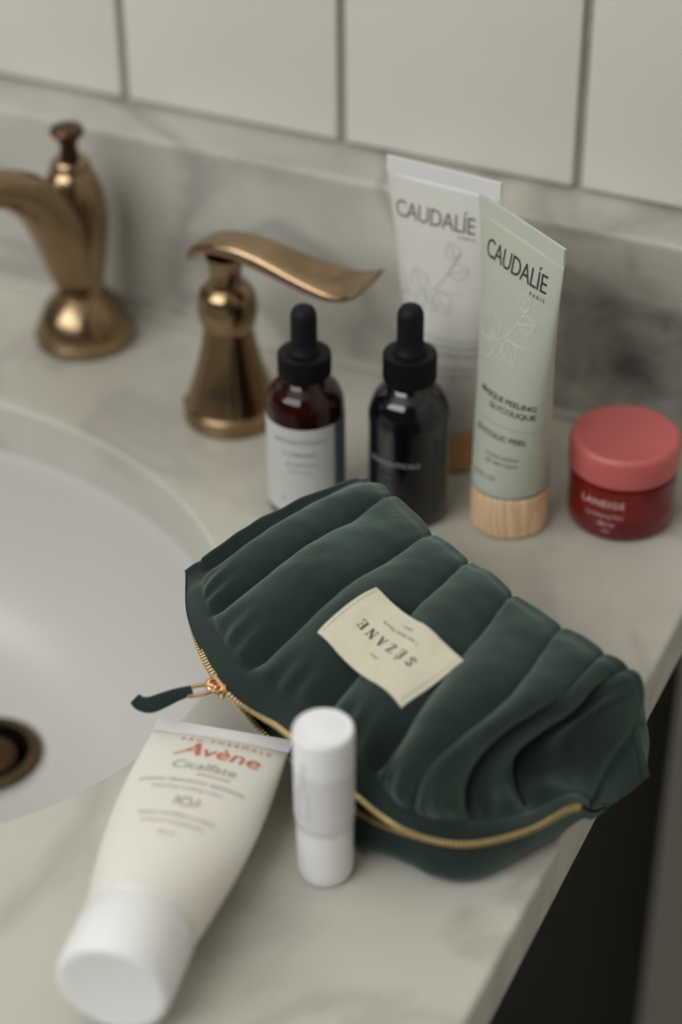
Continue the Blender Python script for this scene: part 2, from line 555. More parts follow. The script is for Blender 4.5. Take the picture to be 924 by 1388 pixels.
XC = -0.034
cbox('side_panel', (XC - 0.018, -0.535, -0.85), (XC, 0.0355, -SLAB - 0.0005), M['black'], cab, 0.001)
cbox('side_panel', (CX0 + 0.03, -0.535, -0.85), (CX0 + 0.048, 0.0355, -SLAB - 0.0005), M['black'], cab, 0.001)
cbox('back_panel', (CX0 + 0.048, 0.022, -0.76), (XC - 0.018, 0.0355, -0.2), M['black'], cab, 0)
cbox('bottom_panel', (CX0 + 0.048, -0.53, -0.76), (XC - 0.018, 0.022, -0.742), M['black'], cab, 0)
cbox('toe_kick', (CX0 + 0.048, -0.47, -0.85), (XC - 0.018, -0.452, -0.76), M['black'], cab, 0)
cbox('front_rail', (CX0 + 0.048, -0.535, -0.10), (XC - 0.018, -0.517, -SLAB - 0.0005), M['black'], cab, 0)
for i in range(2):
    a = CX0 + 0.05 + i * 0.522
    d = cbox('door', (a, -0.555, -0.755), (a + 0.518, -0.5355, -0.105), M['black'], cab, 0.002)
    hx = a + (0.49 if i == 0 else 0.03)
    hnd = cbox('handle', (hx - 0.005, -0.575, -0.27), (hx + 0.005, -0.555, -0.17), M['bronze'], d, 0.003)


# sink
def sink():
    root = empty('undermount_sink', (SX, SY, -0.15))
    tag(root, 'white oval porcelain sink basin set under the marble counter', 'sink')
    DX, DY, DZ = -0.291 - SX, -0.191 - SY, 0.026   # drain centre relative to the root
    rings = []
    seg = 96
    stat = [(1.10, 0.1235), (1.025, 0.1235), (1.01, 0.121), (1.0, 0.113), (0.975, 0.092), (0.93, 0.070), (0.85, 0.052), (0.72, 0.040), (0.55, 0.0325), (0.38, 0.0285), (0.22, 0.0268), (0.16, 0.0262)]
    for q, z in stat:
        s = sstep(1.0, 0.16, q)
        ring = []
        for i in range(seg):
            a = 2 * math.pi * i / seg
            ax = q * (SA * (1 - s) + 0.147 * s); by = q * (SB * (1 - s) + 0.147 * s)
            ring.append((DX * s + ax * math.cos(a), DY * s + by * math.sin(a), z))
        rings.append(ring)
    # outer shell, 9 mm thick, closes the basin from below
    for q, z in ((0.16, 0.0140), (0.4, 0.0150), (0.72, 0.028), (0.93, 0.058), (1.06, 0.105), (1.10, 0.112), (1.10, 0.1235)):
        s = sstep(1.0, 0.16, min(q, 1.0))
        rings.append([(DX * s + q * (SA * (1 - s) + 0.147 * s) * math.cos(2 * math.pi * i / seg), DY * s + q * (SB * (1 - s) + 0.147 * s) * math.sin(2 * math.pi * i / seg), z) for i in range(seg)])
    o = loft('basin', rings, M['porcelain'], root, cap=False)
    fl = lathe('drain_flange', [(0.0195, 0.0005), (0.0245, 0.0005), (0.0245, 0.0022), (0.0225, 0.0034), (0.0195, 0.003), (0.0185, -0.010)], M['draindull'], root, loc=(DX, DY, DZ))
    lathe('drain_throat', [(0, -0.012), (0.0186, -0.012), (0.0186, 0.0015)], M['drain_dark'], root, loc=(DX, DY, DZ))
    lathe('drain_stopper', smooth_prof([(0, -0.006), (0.006, -0.006), (0.007, -0.003), (0.0128, -0.0015), (0.0134, 0.0005), (0.009, 0.0025), (0, 0.003)], 5), M['bronze_dark'], root, loc=(DX, DY, DZ), split=0)
    return root


sink()

# ------------------------------------------------------------------ faucet spout
fa = empty('faucet_spout', (-0.3245, -0.0298, 0.0002))
tag(fa, 'antique bronze faucet spout with a lift knob and domed base', 'faucet')
lathe('base', [(0, 0), (0.0232, 0), (0.0238, 0.0008), (0.0238, 0.0052), (0.0230, 0.006)] + smooth_prof([(0.0226, 0.0062), (0.0214, 0.0115), (0.0184, 0.0175), (0.0145, 0.0222), (0.0112, 0.0252)], 6) + [(0.0, 0.0256)], M['bronze'], fa, split=40)
lathe('body', smooth_prof([(0.0108, 0.0245), (0.0107, 0.028), (0.0122, 0.040), (0.0144, 0.055), (0.0152, 0.066), (0.0140, 0.077), (0.0112, 0.0855), (0.0090, 0.089)], 8) + [(0.0092, 0.0892), (0.0092, 0.0915), (0.0078, 0.0935), (0.0, 0.0945)], M['bronze'], fa, split=40)
sweep('spout', [(0, 0.000, 0.027), (0, -0.007, 0.042), (0, -0.017, 0.068), (0, -0.034, 0.0895), (0, -0.054, 0.103), (0, -0.076, 0.111), (0, -0.100, 0.107), (0, -0.116, 0.091), (0, -0.120, 0.080)],
      [0.0098, 0.0112, 0.0124, 0.0106, 0.0090, 0.0084, 0.0083, 0.0083, 0.0084], M['bronze'], fa, 24, 8)
lr = lathe('lift_rod', smooth_prof([(0.0046, 0.094), (0.0042, 0.098), (0.0040, 0.101), (0.0055, 0.1045)], 5), M['bronze_dark'], fa)
lathe('lift_knob', [(0, 0.1035), (0.0055, 0.1038), (0.0076, 0.1062), (0.0078, 0.1078), (0.0070, 0.1090), (0.0, 0.1096)], M['bronze_dark'], lr)

# ------------------------------------------------------------------ faucet handle
fh = empty('lever_tap', (-0.2287, -0.0612, 0.0002))
tag(fh, 'antique bronze lever tap handle on a bell-shaped stem behind the amber bottle', 'tap')
lathe('stem', [(0, 0), (0.0212, 0), (0.0218, 0.0008), (0.0218, 0.0075), (0.0208, 0.0085)] + smooth_prof([(0.0204, 0.0088), (0.0184, 0.0155), (0.0156, 0.024), (0.0132, 0.033), (0.0116, 0.041), (0.0110, 0.046)], 7)
      + [(0.0113, 0.0465)] + smooth_prof([(0.0118, 0.0475), (0.0129, 0.053), (0.0131, 0.058), (0.0120, 0.0635), (0.0092, 0.067)], 6) + smooth_prof([(0.0076, 0.0675), (0.0068, 0.071), (0.0070, 0.0755), (0.0090, 0.0815)], 6) + [(0, 0.082)], M['bronze'], fh, split=32)


def lever():
    path = [(-0.0168, 0.0762, 0.0035, 0.0016), (-0.0155, 0.0795, 0.0055, 0.0026), (-0.010, 0.0840, 0.0072, 0.0034), (-0.002, 0.0868, 0.0084, 0.0044), (0.008, 0.0876, 0.0088, 0.0052),
            (0.020, 0.0864, 0.0094, 0.0052), (0.033, 0.0838, 0.0104, 0.0050), (0.046, 0.0818, 0.0118, 0.0048), (0.056, 0.0812, 0.0128, 0.0044), (0.063, 0.0824, 0.0132, 0.0036), (0.068, 0.0848, 0.0130, 0.0026), (0.0705, 0.0868, 0.0122, 0.0012)]
    P = np.array(path)
    t = np.linspace(0, len(P) - 1, 60)
    Q = np.stack([np.interp(t, range(len(P)), P[:, c]) for c in range(4)], 1)
    for _ in range(3):
        Q[1:-1] = (Q[:-2] + 2 * Q[1:-1] + Q[2:]) / 4
    T = np.gradient(Q[:, :2], axis=0); T /= np.linalg.norm(T, axis=1)[:, None]
    rings = []
    for q, tt in zip(Q, T):
        n = (-tt[1], tt[0])
        ring = []
        for a in np.linspace(0, 2 * math.pi, 28, endpoint=False):
            c, s = math.cos(a), math.sin(a)
            w = q[2] * math.copysign(abs(c) ** 0.8, c); h = q[3] * math.copysign(abs(s) ** 0.9, s)
            if s > 0: h *= 1.0 - 0.25 * (1 - abs(c))          # slightly dished top
            ring.append((q[0] + n[0] * h, w, q[1] + n[1] * h))
        rings.append(ring)
    o = loft('lever', rings, M['bronze'], fh)
    o.rotation_euler = (0, 0, math.radians(-4))
    return o


lever()


# ------------------------------------------------------------------ dropper bottles
def cyl_fn(r, off=0.00012, z0=0.0, a0=-math.pi / 2):
    """flat (x, y) -> cylinder surface, centred on direction a0"""
    def fn(x, y):
        a = a0 + x / r
        return ((r + off) * math.cos(a), (r + off) * math.sin(a), z0 + y)
    return fn


def arc_band(name, r, z0, z1, a0, a1, m, parent, th=0.00012, n=40):
    inn = [((r) * math.cos(a), (r) * math.sin(a)) for a in np.linspace(a0, a1, n)]
    rings = []
    for a in np.linspace(a0, a1, n):
        c, s = math.cos(a), math.sin(a)
        rings.append([((r - .0001) * c, (r - .0001) * s, z0), ((r + th) * c, (r + th) * s, z0), ((r + th) * c, (r + th) * s, z1), ((r - .0001) * c, (r - .0001) * s, z1)])
    return loft(name, rings, m, parent, split=30)


def dropper(name, loc, rz, dark, ctop, cbot, bulb_top, label):
    root = empty(name, loc, rz)
    tag(root, label, 'bottle')
    r = 0.0169 if dark else 0.0163
    sh = cbot - 0.0165
    body = smooth_prof([(0.0140, 0.0), (0.0158, 0.0008), (r, 0.0035)], 4) + [(r, 0.012), (r, 0.024), (r, sh)] + smooth_prof([(r, sh + 0.001), (0.0157, sh + 0.006), (0.0135, sh + 0.0105), (0.0102, sh + 0.0135), (0.0090, sh + 0.0150)], 6) + [(0.0088, cbot + 0.003), (0, cbot + 0.003)]
    lathe('glass_body', [(0, 0.0004)] + body, M['navy'] if dark else M['amber'], root, split=50)
    if not dark:
        k = sh + 0.0085
        lathe('serum_fill', [(0, 0.0022), (0.0142, 0.0022), (0.0149, 0.004), (0.0149, sh - 0.001), (0.0147, sh + 0.002), (0.0139, sh + 0.0055), (0.0122, k), (0, k)], M['serum'], root)
    # ribbed collar
    seg = 120
    rings = []
    rc = 0.0108
    for q, z in ((0.86, cbot), (0.99, cbot + 0.0006), (1, cbot + 0.0015), (1, ctop - 0.0009), (0.985, ctop - 0.0003), (0.93, ctop), (0.58, ctop)):
        ring = []
        for i in range(seg):
            a = 2 * math.pi * i / seg
            rib = 0.00022 * math.cos(a * 40) if 0.98 < q else 0
            rr = rc * q + rib
            ring.append((rr * math.cos(a), rr * math.sin(a), z))
        rings.append(ring)
    loft('collar', rings, M['blackplastic'], root, split=40)
    hb = bulb_top
    lathe('rubber_bulb', [(0, ctop - 0.001), (0.0066, ctop - 0.001), (0.0069, ctop + 0.0012)] + smooth_prof([(0.0064, ctop + 0.0018), (0.0056, ctop + 0.0045), (0.0054, ctop + 0.009), (0.0054, hb - 0.0055), (0.0049, hb - 0.0028), (0.0034, hb - 0.0008), (0, hb)], 6), M['rubber'], root, split=60)
    return root, r


# amber serum bottle
b1, r1 = dropper('amber_serum_bottle', (-0.1681, -0.1087, 0.0002), math.radians(20), False, 0.0742, 0.0640, 0.0955, 'amber glass dropper bottle with a white paper label')
lb = arc_band('paper_label', 0.0163, 0.0045, 0.0465, math.radians(-90 - 118), math.radians(-90 + 52), M['paper'], b1)
arc_band('side_strip', 0.0163, 0.0045, 0.0465, math.radians(-90 + 52), math.radians(-90 + 100), M['bluepaper'], b1)
fn = cyl_fn(0.0163, 0.00022, 0.0)
cx = -0.0012
print_on('lettering', [(*text2d('SKINCEUTICALS', 0.0030, spacing=1.05), cx, 0.0395), (*text2d('C E FERULIC', 0.0026), cx, 0.0335), (*text2d('antioxidant serum', 0.0019), cx + .001, 0.0290), (*text2d('30 ml / 1 fl oz', 0.0017), cx, 0.0255)], fn, M['greyprint'], lb)
print_on('colour_bar', [(*strokes2d([[(-0.007, 0.0118), (0.0, 0.0118), (0.007, 0.0118)]], 0.0026), cx, 0)], fn, M['tealprint'], lb)

# blue-black serum bottle
b2, r2 = dropper('black_serum_bottle', (-0.1274, -0.0952, 0.0002), math.radians(13), True, 0.0768, 0.0640, 0.0985, 'blue-black glass dropper bottle with small silver lettering')
fn = cyl_fn(0.0169, 0.00015, 0.0)
print_on('lettering', [(*text2d('SKINCEUTICALS', 0.0031, spacing=1.02, bold=0.008), -0.0035, 0.0315)], fn, M['silverprint'], b2)
print_on('small_print', [(*text2d('BLEMISH + AGE', 0.0026), -0.0030, 0.0262), (*text2d('DEFENSE', 0.0026), -0.0030, 0.0225), (*text2d('30 ml / 1 fl oz', 0.0020), -0.0030, 0.0190)], fn, M['dimblue'], b2)
arc_band('side_strip', 0.0169, 0.006, 0.042, math.radians(-90 + 48), math.radians(-90 + 60), M['dimblue'], b2, th=0.0001, n=10)


# ------------------------------------------------------------------ upright tubes with wooden caps
def make_tube_fn(h0, h1, r, w, seal_h, cx0=0.0, cx1=0.0, cy1=0.0):
    def dims(z):
        t = min(max((z - h0) / (h1 - seal_h - h0), 0), 1)
        s = t
        a = r * (1 - s) + w / 2 * s
        b = r * (1 - s ** 1.25) + 0.0007
        return a, b, cx0 + (cx1 - cx0) * t, cy1 * t
    return dims


def cosmetic_tube(name, loc, rz, m_body, m_seal, h1, w, lean=(0, 0), cap_h=0.0195, r=0.0158, wood=None, rim=None):
    root = empty(name, loc, rz)
    rc = 0.0162
    lathe('wooden_cap', [(0, 0), (rc - 0.0012, 0), (rc, 0.0010), (rc, cap_h - 0.0006), (rc - 0.0006, cap_h), (0, cap_h)], wood or M['wood'], root, split=40)
    h0 = cap_h + 0.0003
    seal = 0.0068
    dims = make_tube_fn(h0, h1, r, w, seal, 0, lean[0], lean[1])
    rings = []
    zs = np.linspace(h0, h1 - seal, 70)
    for z in zs:
        a, b, ox, oy = dims(z)
        rings.append([(ox + a * math.cos(q), oy + b * math.sin(q), z) for q in np.linspace(0, 2 * math.pi, 72, endpoint=False)])
    loft('tube_body', rings, m_body, root)
    if rim is not None:
        lathe('rim_line', [(r - 0.0004, h0), (r + 0.00018, h0 + 0.0001), (r + 0.0002, h0 + 0.0009), (r - 0.0004, h0 + 0.0010)], rim, root)
    rs = []
    for z in np.linspace(h1 - seal, h1, 6):
        a, b, ox, oy = dims(z)
        rs.append([(ox + w / 2 * sx * 1.0, oy + sy * 0.00065, z) for sx, sy in ((-1, -1), (1, -1), (1, 1), (-1, 1))])
    loft('crimp_seal', rs, m_seal, root, split=30)

    cache = {}

    def fn(x, z, off=0.00022):
        """x is the arc length along the oval section from its front middle"""
        a, b, ox, oy = dims(z)
        key = round(z, 4)
        if key not in cache:
            th = np.linspace(0, math.pi * 0.7, 90)
            xs, ys = a * np.sin(th), b * np.cos(th)
            cache[key] = (np.r_[0, np.cumsum(np.hypot(np.diff(xs), np.diff(ys)))], th)
        q = math.copysign(float(np.interp(abs(x), *cache[key])), x)
        n = math.hypot(math.sin(q) / a, math.cos(q) / b)
        return (ox + a * math.sin(q) + off * math.sin(q) / a / n, oy - b * math.cos(q) - off * math.cos(q) / b / n, z)
    return root, fn


def vine(sc=1.0):
    L_ = []
    L_.append(curve2d([(-0.016, -0.010), (-0.008, -0.008), (0.0, -0.005), (0.006, 0.002), (0.010, 0.010), (0.012, 0.014)]))
    L_.append(curve2d([(-0.010, -0.0085), (-0.013, -0.003), (-0.016, 0.0)]))
    L_.append(curve2d([(-0.002, -0.006), (-0.003, -0.012), (-0.007, -0.016)]))
    L_.append(curve2d([(0.002, -0.003), (0.009, -0.004), (0.014, -0.003)]))

    def leaf(x, y, ang, l, w):
        ca, sa = math.cos(ang), math.sin(ang)
        pts = [(0, 0), (l * .25, w * .8), (l * .55, w), (l * .85, w * .5), (l, 0), (l * .85, -w * .5), (l * .55, -w), (l * .25, -w * .8), (0, 0)]
        L_.append(curve2d([(x + ca * a - sa * b, y + sa * a + ca * b) for a, b in pts], 5))
        L_.append([(x, y), (x + ca * l * .5, y + sa * l * .5), (x + ca * l * .9, y + sa * l * .9)])
    leaf(0.011, 0.011, 2.0, 0.008, 0.0032)
    leaf(0.008, 0.005, 0.3, 0.009, 0.0036)
    leaf(-0.004, -0.006, 1.9, 0.010, 0.0042)
    leaf(-0.012, -0.009, 2.9, 0.007, 0.003)
    leaf(0.003, -0.004, -1.0, 0.010, 0.0042)
    leaf(-0.006, -0.009, -2.0, 0.009, 0.0036)
    for cx_, cy_ in ((0.0, -0.0085), (0.003, -0.0095), (0.0015, -0.012)):
        L_.append([(cx_ + 0.0014 * math.cos(a), cy_ + 0.0014 * math.sin(a)) for a in np.linspace(0, 2 * math.pi, 13)])
    return L_


# white tube, further back
wt, wfn = cosmetic_tube('white_skincare_tube', (-0.1277, -0.0498, 0.0002), math.radians(-5), M['whitetube'], M['whiteseal'], 0.1382, 0.0515, (-0.0035, -0.0045), wood=M['wood2'])
tag(wt, 'white skincare tube with a wooden cap standing behind the black bottle', 'cosmetic tube')
print_on('brand_lettering', [(*text2d('CAUDALÍE', 0.0104, spacing=0.93), -0.0030, 0.1135, 0.80), (*text2d('PARIS', 0.0022, spacing=1.5), 0.0120, 0.1105)], wfn, M['inkgrey'], wt)
print_on('vine_print', [(*strokes2d(vine(), 0.00042), -0.003, 0.090)], wfn, M['palevine'], wt)
print_on('small_print', [(*strokes2d([[(x, 0.0652) for x in np.linspace(-0.012, 0.02, 20)]], 0.0005), 0, 0), (*text2d('GENTLE CLEANSER', 0.0026), 0.008, 0.0612), (*text2d('NETTOYANT DOUX', 0.0026), 0.008, 0.0575), (*text2d('VISAGE ET YEUX', 0.0024), 0.008, 0.051), (*text2d('FACE AND EYES', 0.0024), 0.008, 0.0475)], wfn, M['greenline'], wt)

# pale green tube in front of it
pt, pfn = cosmetic_tube('green_peel_tube', (-0.0861, -0.0841, 0.0002), math.radians(-33), M['greentube'], M['greenseal'], 0.1412, 0.0545, (0.003, -0.003), rim=M['rimgreen'])
tag(pt, 'pale sage green skincare tube with a light wooden cap beside the jar', 'cosmetic tube')
print_on('brand_lettering', [(*text2d('CAUDALÍE', 0.0112, spacing=0.93), 0.0005, 0.1190, 0.78), (*text2d('PARIS', 0.0024, spacing=1.5), 0.0155, 0.1152)], pfn, M['inkgreen'], pt)
print_on('vine_print', [(*strokes2d(vine(), 0.00042), 0.0005, 0.0965)], pfn, M['whitevine'], pt)
print_on('product_lettering', [(*text2d('MASQUE PEELING', 0.0036, 'RIGHT', bold=0.01), 0.0220, 0.0655), (*text2d('GLYCOLIQUE', 0.0036, 'RIGHT', bold=0.01), 0.0220, 0.0612), (*text2d('GLYCOLIC PEEL', 0.0036, 'RIGHT', bold=0.01), 0.0195, 0.0485)], pfn, M['inkgreen'], pt)
print_on('rule_line', [(*strokes2d([[(x, 0.0550) for x in np.linspace(-0.006, 0.027, 24)]], 0.00032), 0, 0)], pfn, M['greenline'], pt)
print_on('small_print', [(*text2d('Toutes peaux', 0.0027, 'RIGHT'), 0.0170, 0.0400), (*text2d('All skin types', 0.0027, 'RIGHT'), 0.0170, 0.0368), (*text2d('75mL  2.5 FL.OZ', 0.0030, 'RIGHT'), 0.0085, 0.0285)], pfn, M['inkgrey'], pt)

# ------------------------------------------------------------------ lip mask jar
jar = empty('lip_mask_jar', (-0.0451, -0.0614, 0.0002), math.radians(0))
jar.scale = (1.05, 1.05, 1.05)
tag(jar, 'round red glass jar with a dusty pink lid', 'jar')
lathe('glass_body', [(0, 0.0003), (0.0185, 0.0), (0.0203, 0.0008), (0.0212, 0.003), (0.0214, 0.008), (0.0213, 0.0235), (0.019, 0.0245), (0, 0.0245)], M['redglass'], jar, split=50)
lathe('red_balm_fill', [(0, 0.0058), (0.014, 0.0058), (0.0178, 0.0075), (0.0184, 0.011), (0.0184, 0.0230), (0, 0.0230)], M['redbalm'], jar, split=60)
lathe('lid', [(0, 0.0248), (0.0208, 0.0248), (0.0217, 0.0256), (0.0219, 0.027)] + [(0.0219, 0.0355), (0.0214, 0.0372), (0.0205, 0.0382), (0.0198, 0.0384), (0.0192, 0.0381), (0, 0.0380)], M['pinklid'], jar, split=50)
jfn = cyl_fn(0.02135, 0.0001, 0.0)
print_on('lettering', [(*text2d('LANEIGE', 0.0042, spacing=1.15, bold=0.01), -0.0012, 0.0165), (*text2d('Lip Sleeping Mask', 0.0022), 0.0, 0.0118), (*text2d('Berry', 0.0030, shear=0.3), 0.001, 0.0078), (*text2d('20g', 0.0018), 0.001, 0.0050)], jfn, M['pinkprint'], jar)

# ------------------------------------------------------------------ lip balm stick
lbm = empty('lip_balm_stick', (-0.0680, -0.3004, 0.0002), math.radians(-20))
tag(lbm, 'white lip balm stick standing upright in front of the pouch', 'lip balm')
lathe('base_tube', [(0, 0), (0.0076, 0), (0.0088, 0.0006), (0.0094, 0.0020), (0.0096, 0.0050), (0.0096, 0.0235), (0, 0.0235)], M['whitecap'], lbm, split=40)
lathe('cap', [(0, 0.0236), (0.0096, 0.0236), (0.0098, 0.0239), (0.0100, 0.040), (0.0102, 0.0622), (0.0099, 0.0636), (0.0093, 0.0641), (0.0085, 0.0638), (0.0060, 0.0643), (0, 0.0646)], M['whitecap'], lbm, split=40)
arc_band('wrap_label', 0.01001, 0.0275, 0.0545, math.radians(-250), math.radians(60), M['balmlabel'], lbm, th=0.00008)
bfn = cyl_fn(0.01010, 0.00006, 0.0)


def bfn_turn(x, y):      # the print runs up the stick
    return bfn(-y, x)


print_on('lettering', [(*text2d('Avène', 0.0050), 0.0485, -0.0018), (*text2d('Cold Cream', 0.0030), 0.0365, 0.0008), (*text2d('Stick lèvres', 0.0026), 0.0365, -0.0030)], bfn_turn, M['balmprint'], lbm)


# ------------------------------------------------------------------ cream tube lying on the counter
def cream_tube():
    A = Vector((-0.1204, -0.2718, 0.0203))      # middle of the crimped end
    B = Vector((-0.0975, -0.3905, 0.0187))      # middle of the cap's end face
    ax = (B - A); Lg = ax.length; ax.normalize()
    side = Vector((0, 0, 1)).cross(ax).normalized()       # local x: to the crimp's right as read
    up = ax.cross(side)
    if up.z < 0: side, up = -side, -up
    root = empty('cream_tube', B)
    # local frame: x = side, y = -ax (cap -> crimp), z = up
    mw = Matrix(((side.x, -ax.x, up.x, B.x), (side.y, -ax.y, up.y, B.y), (side.z, -ax.z, up.z, B.z), (0, 0, 0, 1)))
    root.matrix_world = mw
    tag(root, 'white cream tube lying on the counter with its round cap towards the viewer', 'cosmetic tube')
    hand = mw.to_3x3().determinant()
    rc = 0.0185; capL = 0.0255
    prof = [(0, 0.0006), (rc - 0.0035, 0.0004), (rc - 0.0018, 0.0), (rc - 0.0004, 0.0009), (rc, 0.0025), (rc + 0.0003, capL - 0.0008), (rc - 0.0002, capL), (0, capL)]
    cap = lathe('flip_cap', prof, M['whitecap'], root, split=50)
    cap.rotation_euler = (-math.pi / 2, 0, 0)     # lathe z -> +y
    seal = 0.006; w = 0.0495; r = 0.0181
    y0 = capL + 0.0002; y1 = Lg

    def dims(y):
        t = min(max((y - y0) / (y1 - seal - y0), 0), 1)
        a = r * (1 - t) + w / 2 * t + 0.0034 * math.sin(math.pi * t)
        b = r * math.sqrt(max(0, 1 - t ** 1.35)) * (1 - 0.25 * t) + 0.0007
        return a, b
    rings = []
    for y in np.linspace(y0, y1 - seal, 60):
        a, b = dims(y)
        rings.append([(a * math.cos(q), y, b * math.sin(q)) for q in np.linspace(0, 2 * math.pi, 72, endpoint=False)])
    loft('tube_body', rings, M['creamtube'], root)
    rs = []
    for y in np.linspace(y1 - seal, y1, 4):
        rs.append([(sx * w / 2, y, sy * 0.0006) for sx, sy in ((-1, -1), (1, -1), (1, 1), (-1, 1))])
    loft('crimp_seal', rs, M['whiteseal'], root, split=30)
    sg = 1.0 if hand > 0 else -1.0

    def fn(x, y):
        a, b = dims(y)
        q = max(-0.97, min(0.97, x / a))
        return (sg * x, y, b * math.sqrt(1 - q * q) + 0.00025)
    T = y1
    A_ = [(*text2d('E A U   T H E R M A L E', 0.0032), 0.0040, T - 0.0130)]
    print_on('spa_lettering', A_, fn, M['orangeink'], root)
    # the brand word with a broad-stemmed slanted capital
    capA = [curve2d([(-0.0150, -0.0005), (-0.0115, 0.0022), (-0.0085, 0.0062), (-0.0075, 0.0078)], 6)]
    print_on('brand_lettering', [(*strokes2d(capA, 0.0007), 0.0035, T - 0.0225), (*strokes2d([[(-0.0085, 0.0080), (-0.0074, 0.0040), (-0.0064, 0.0)]], 0.0018), 0.0035, T - 0.0225),
                                 (*strokes2d([[(-0.0112, 0.0024), (-0.009, 0.0026), (-0.0070, 0.0026)]], 0.0006), 0.0035, T - 0.0225),
                                 (*text2d('vène', 0.0098, 'LEFT', shear=0.12, bold=0.006), -0.0023, T - 0.0225, 1.12)], fn, M['orangeink'], root)
    print_on('product_lettering', [(*text2d('Cicalfate', 0.0066, shear=0.1), 0.0015, T - 0.0310)], fn, M['softgrey'], root)
    print_on('underline', [(*strokes2d([[(x, T - 0.0336) for x in np.linspace(0.0005, 0.0122, 8)]], 0.0005), 0, 0)], fn, M['orangeink'], root)
    print_on('small_print', [(*text2d('Crème réparatrice apaisante', 0.0032), 0.000, T - 0.0390), (*text2d('Repairing soothing cream', 0.0024), 0.000, T - 0.0430),
                             (*text2d('Peaux sensibles irritées', 0.0028), 0.001, T - 0.0580), (*text2d('Sensitive irritated skin', 0.0024), 0.001, T - 0.0620),
                             (*text2d('40 ml', 0.0026), 0.001, T - 0.0680)], fn, M['softgrey'], root)
    drop = [[(0.0019 * math.cos(a) * (1 - 0.3 * math.sin(a)), 0.0023 * math.sin(a)) for a in np.linspace(0, 2 * math.pi, 17)], curve2d([(-0.004, -0.002), (-0.003, 0.001), (-0.004, 0.0024)], 5), curve2d([(0.003, -0.002), (0.0042, 0.0), (0.0036, 0.0024)], 5)]
    print_on('emblem', [(*strokes2d(drop, 0.0007), 0.002, T - 0.0495)], fn, M['softgrey'], root)
    return root


cream_tube()

# ------------------------------------------------------------------ quilted velvet pouch
NET = [
 [(-0.1668,-0.2143,0.0360),(-0.1557,-0.1981,0.0440),(-0.1445,-0.1819,0.0490),(-0.1334,-0.1657,0.0520),(-0.1222,-0.1496,0.0500),(-0.1194,-0.1442,0.0275),(-0.1204,-0.1460,0.0020),(-0.1628,-0.2007,0.0020),(-0.1684,-0.2114,0.0310)],
 [(-0.1513,-0.2399,0.0360),(-0.1401,-0.2199,0.0470),(-0.1290,-0.1998,0.0550),(-0.1179,-0.1797,0.0580),(-0.1068,-0.1597,0.0540),(-0.1040,-0.1544,0.0297),(-0.1049,-0.1561,0.0020),(-0.1464,-0.2275,0.0020),(-0.1519,-0.2381,0.0310)],
 [(-0.1268,-0.2617,0.0340),(-0.1156,-0.2408,0.0470),(-0.1045,-0.2199,0.0570),(-0.0933,-0.1990,0.0610),(-0.0822,-0.1781,0.0560),(-0.0794,-0.1728,0.0308),(-0.0803,-0.1746,0.0020),(-0.1216,-0.2491,0.0020),(-0.1271,-0.2598,0.0290)],
 [(-0.0939,-0.2741,0.0320),(-0.0861,-0.2530,0.0460),(-0.0784,-0.2319,0.0570),(-0.0706,-0.2108,0.0620),(-0.0628,-0.1897,0.0570),(-0.0600,-0.1843,0.0314),(-0.0609,-0.1861,0.0020),(-0.1003,-0.2559,0.0020),(-0.1085,-0.2605,0.0120)],
 [(-0.0633,-0.2883,0.0300),(-0.0577,-0.2666,0.0450),(-0.0522,-0.2450,0.0570),(-0.0466,-0.2233,0.0620),(-0.0411,-0.2017,0.0580),(-0.0383,-0.1963,0.0319),(-0.0392,-0.1981,0.0020),(-0.0683,-0.2778,0.0010),(-0.0662,-0.2821,0.0140)],
 [(-0.0425,-0.2945,0.0270),(-0.0419,-0.2875,0.0430),(-0.0339,-0.2729,0.0550),(-0.0246,-0.2477,0.0610),(-0.0191,-0.2126,0.0580),(-0.0163,-0.2073,0.0319),(-0.0172,-0.2090,0.0020),(-0.0457,-0.2823,0.0010),(-0.0451,-0.2883,0.0170)],
 [(-0.0223,-0.2894,0.0240),(-0.0273,-0.2795,0.0380),(-0.0218,-0.2671,0.0500),(-0.0091,-0.2470,0.0580),(-0.0017,-0.2173,0.0560),(0.0010,-0.2120,0.0308),(0.0001,-0.2138,0.0020),(-0.0245,-0.2855,0.0010),(-0.0234,-0.2862,0.0170)],
 [(-0.0057,-0.2753,0.0240),(-0.0179,-0.2611,0.0260),(-0.0171,-0.2539,0.0360),(-0.0047,-0.2393,0.0470),(0.0074,-0.2187,0.0530),(0.0102,-0.2133,0.0291),(-0.0080,-0.1870,0.0020),(-0.0111,-0.2672,0.0010),(-0.0062,-0.2726,0.0180)],
 [(0.0044,-0.2583,0.0240),(-0.0031,-0.2475,0.0260),(-0.0055,-0.2399,0.0340),(0.0024,-0.2310,0.0430),(0.0131,-0.2202,0.0480),(0.0080,-0.2030,0.0240),(0.0020,-0.1960,0.0020),(0.0026,-0.2419,0.0020),(0.0046,-0.2564,0.0190)],
 [(0.0072,-0.2476,0.0120),(0.0077,-0.2387,0.0170),(0.0099,-0.2306,0.0220),(0.0129,-0.2250,0.0270),(0.0137,-0.2212,0.0310),(0.0130,-0.2060,0.0160),(0.0060,-0.2030,0.0020),(0.0062,-0.2390,0.0020),(0.0073,-0.2457,0.0090)],
 [(0.0095,-0.2376,0.0060),(0.0123,-0.2343,0.0070),(0.0151,-0.2312,0.0090),(0.0177,-0.2275,0.0110),(0.0195,-0.2245,0.0130),(0.0160,-0.2170,0.0090),(0.0120,-0.2180,0.0060),(0.0095,-0.2354,0.0030),(0.0095,-0.2367,0.0045)],
]
NET = np.array(NET)
NET[1:7, 3, 2] -= 0.0032
NET[1:7, 2, 2] -= 0.0010
NET[0:3, 7, :2] += (0.0145, 0.0280)
NET[3, 7, :2] += (0.0080, 0.0150)
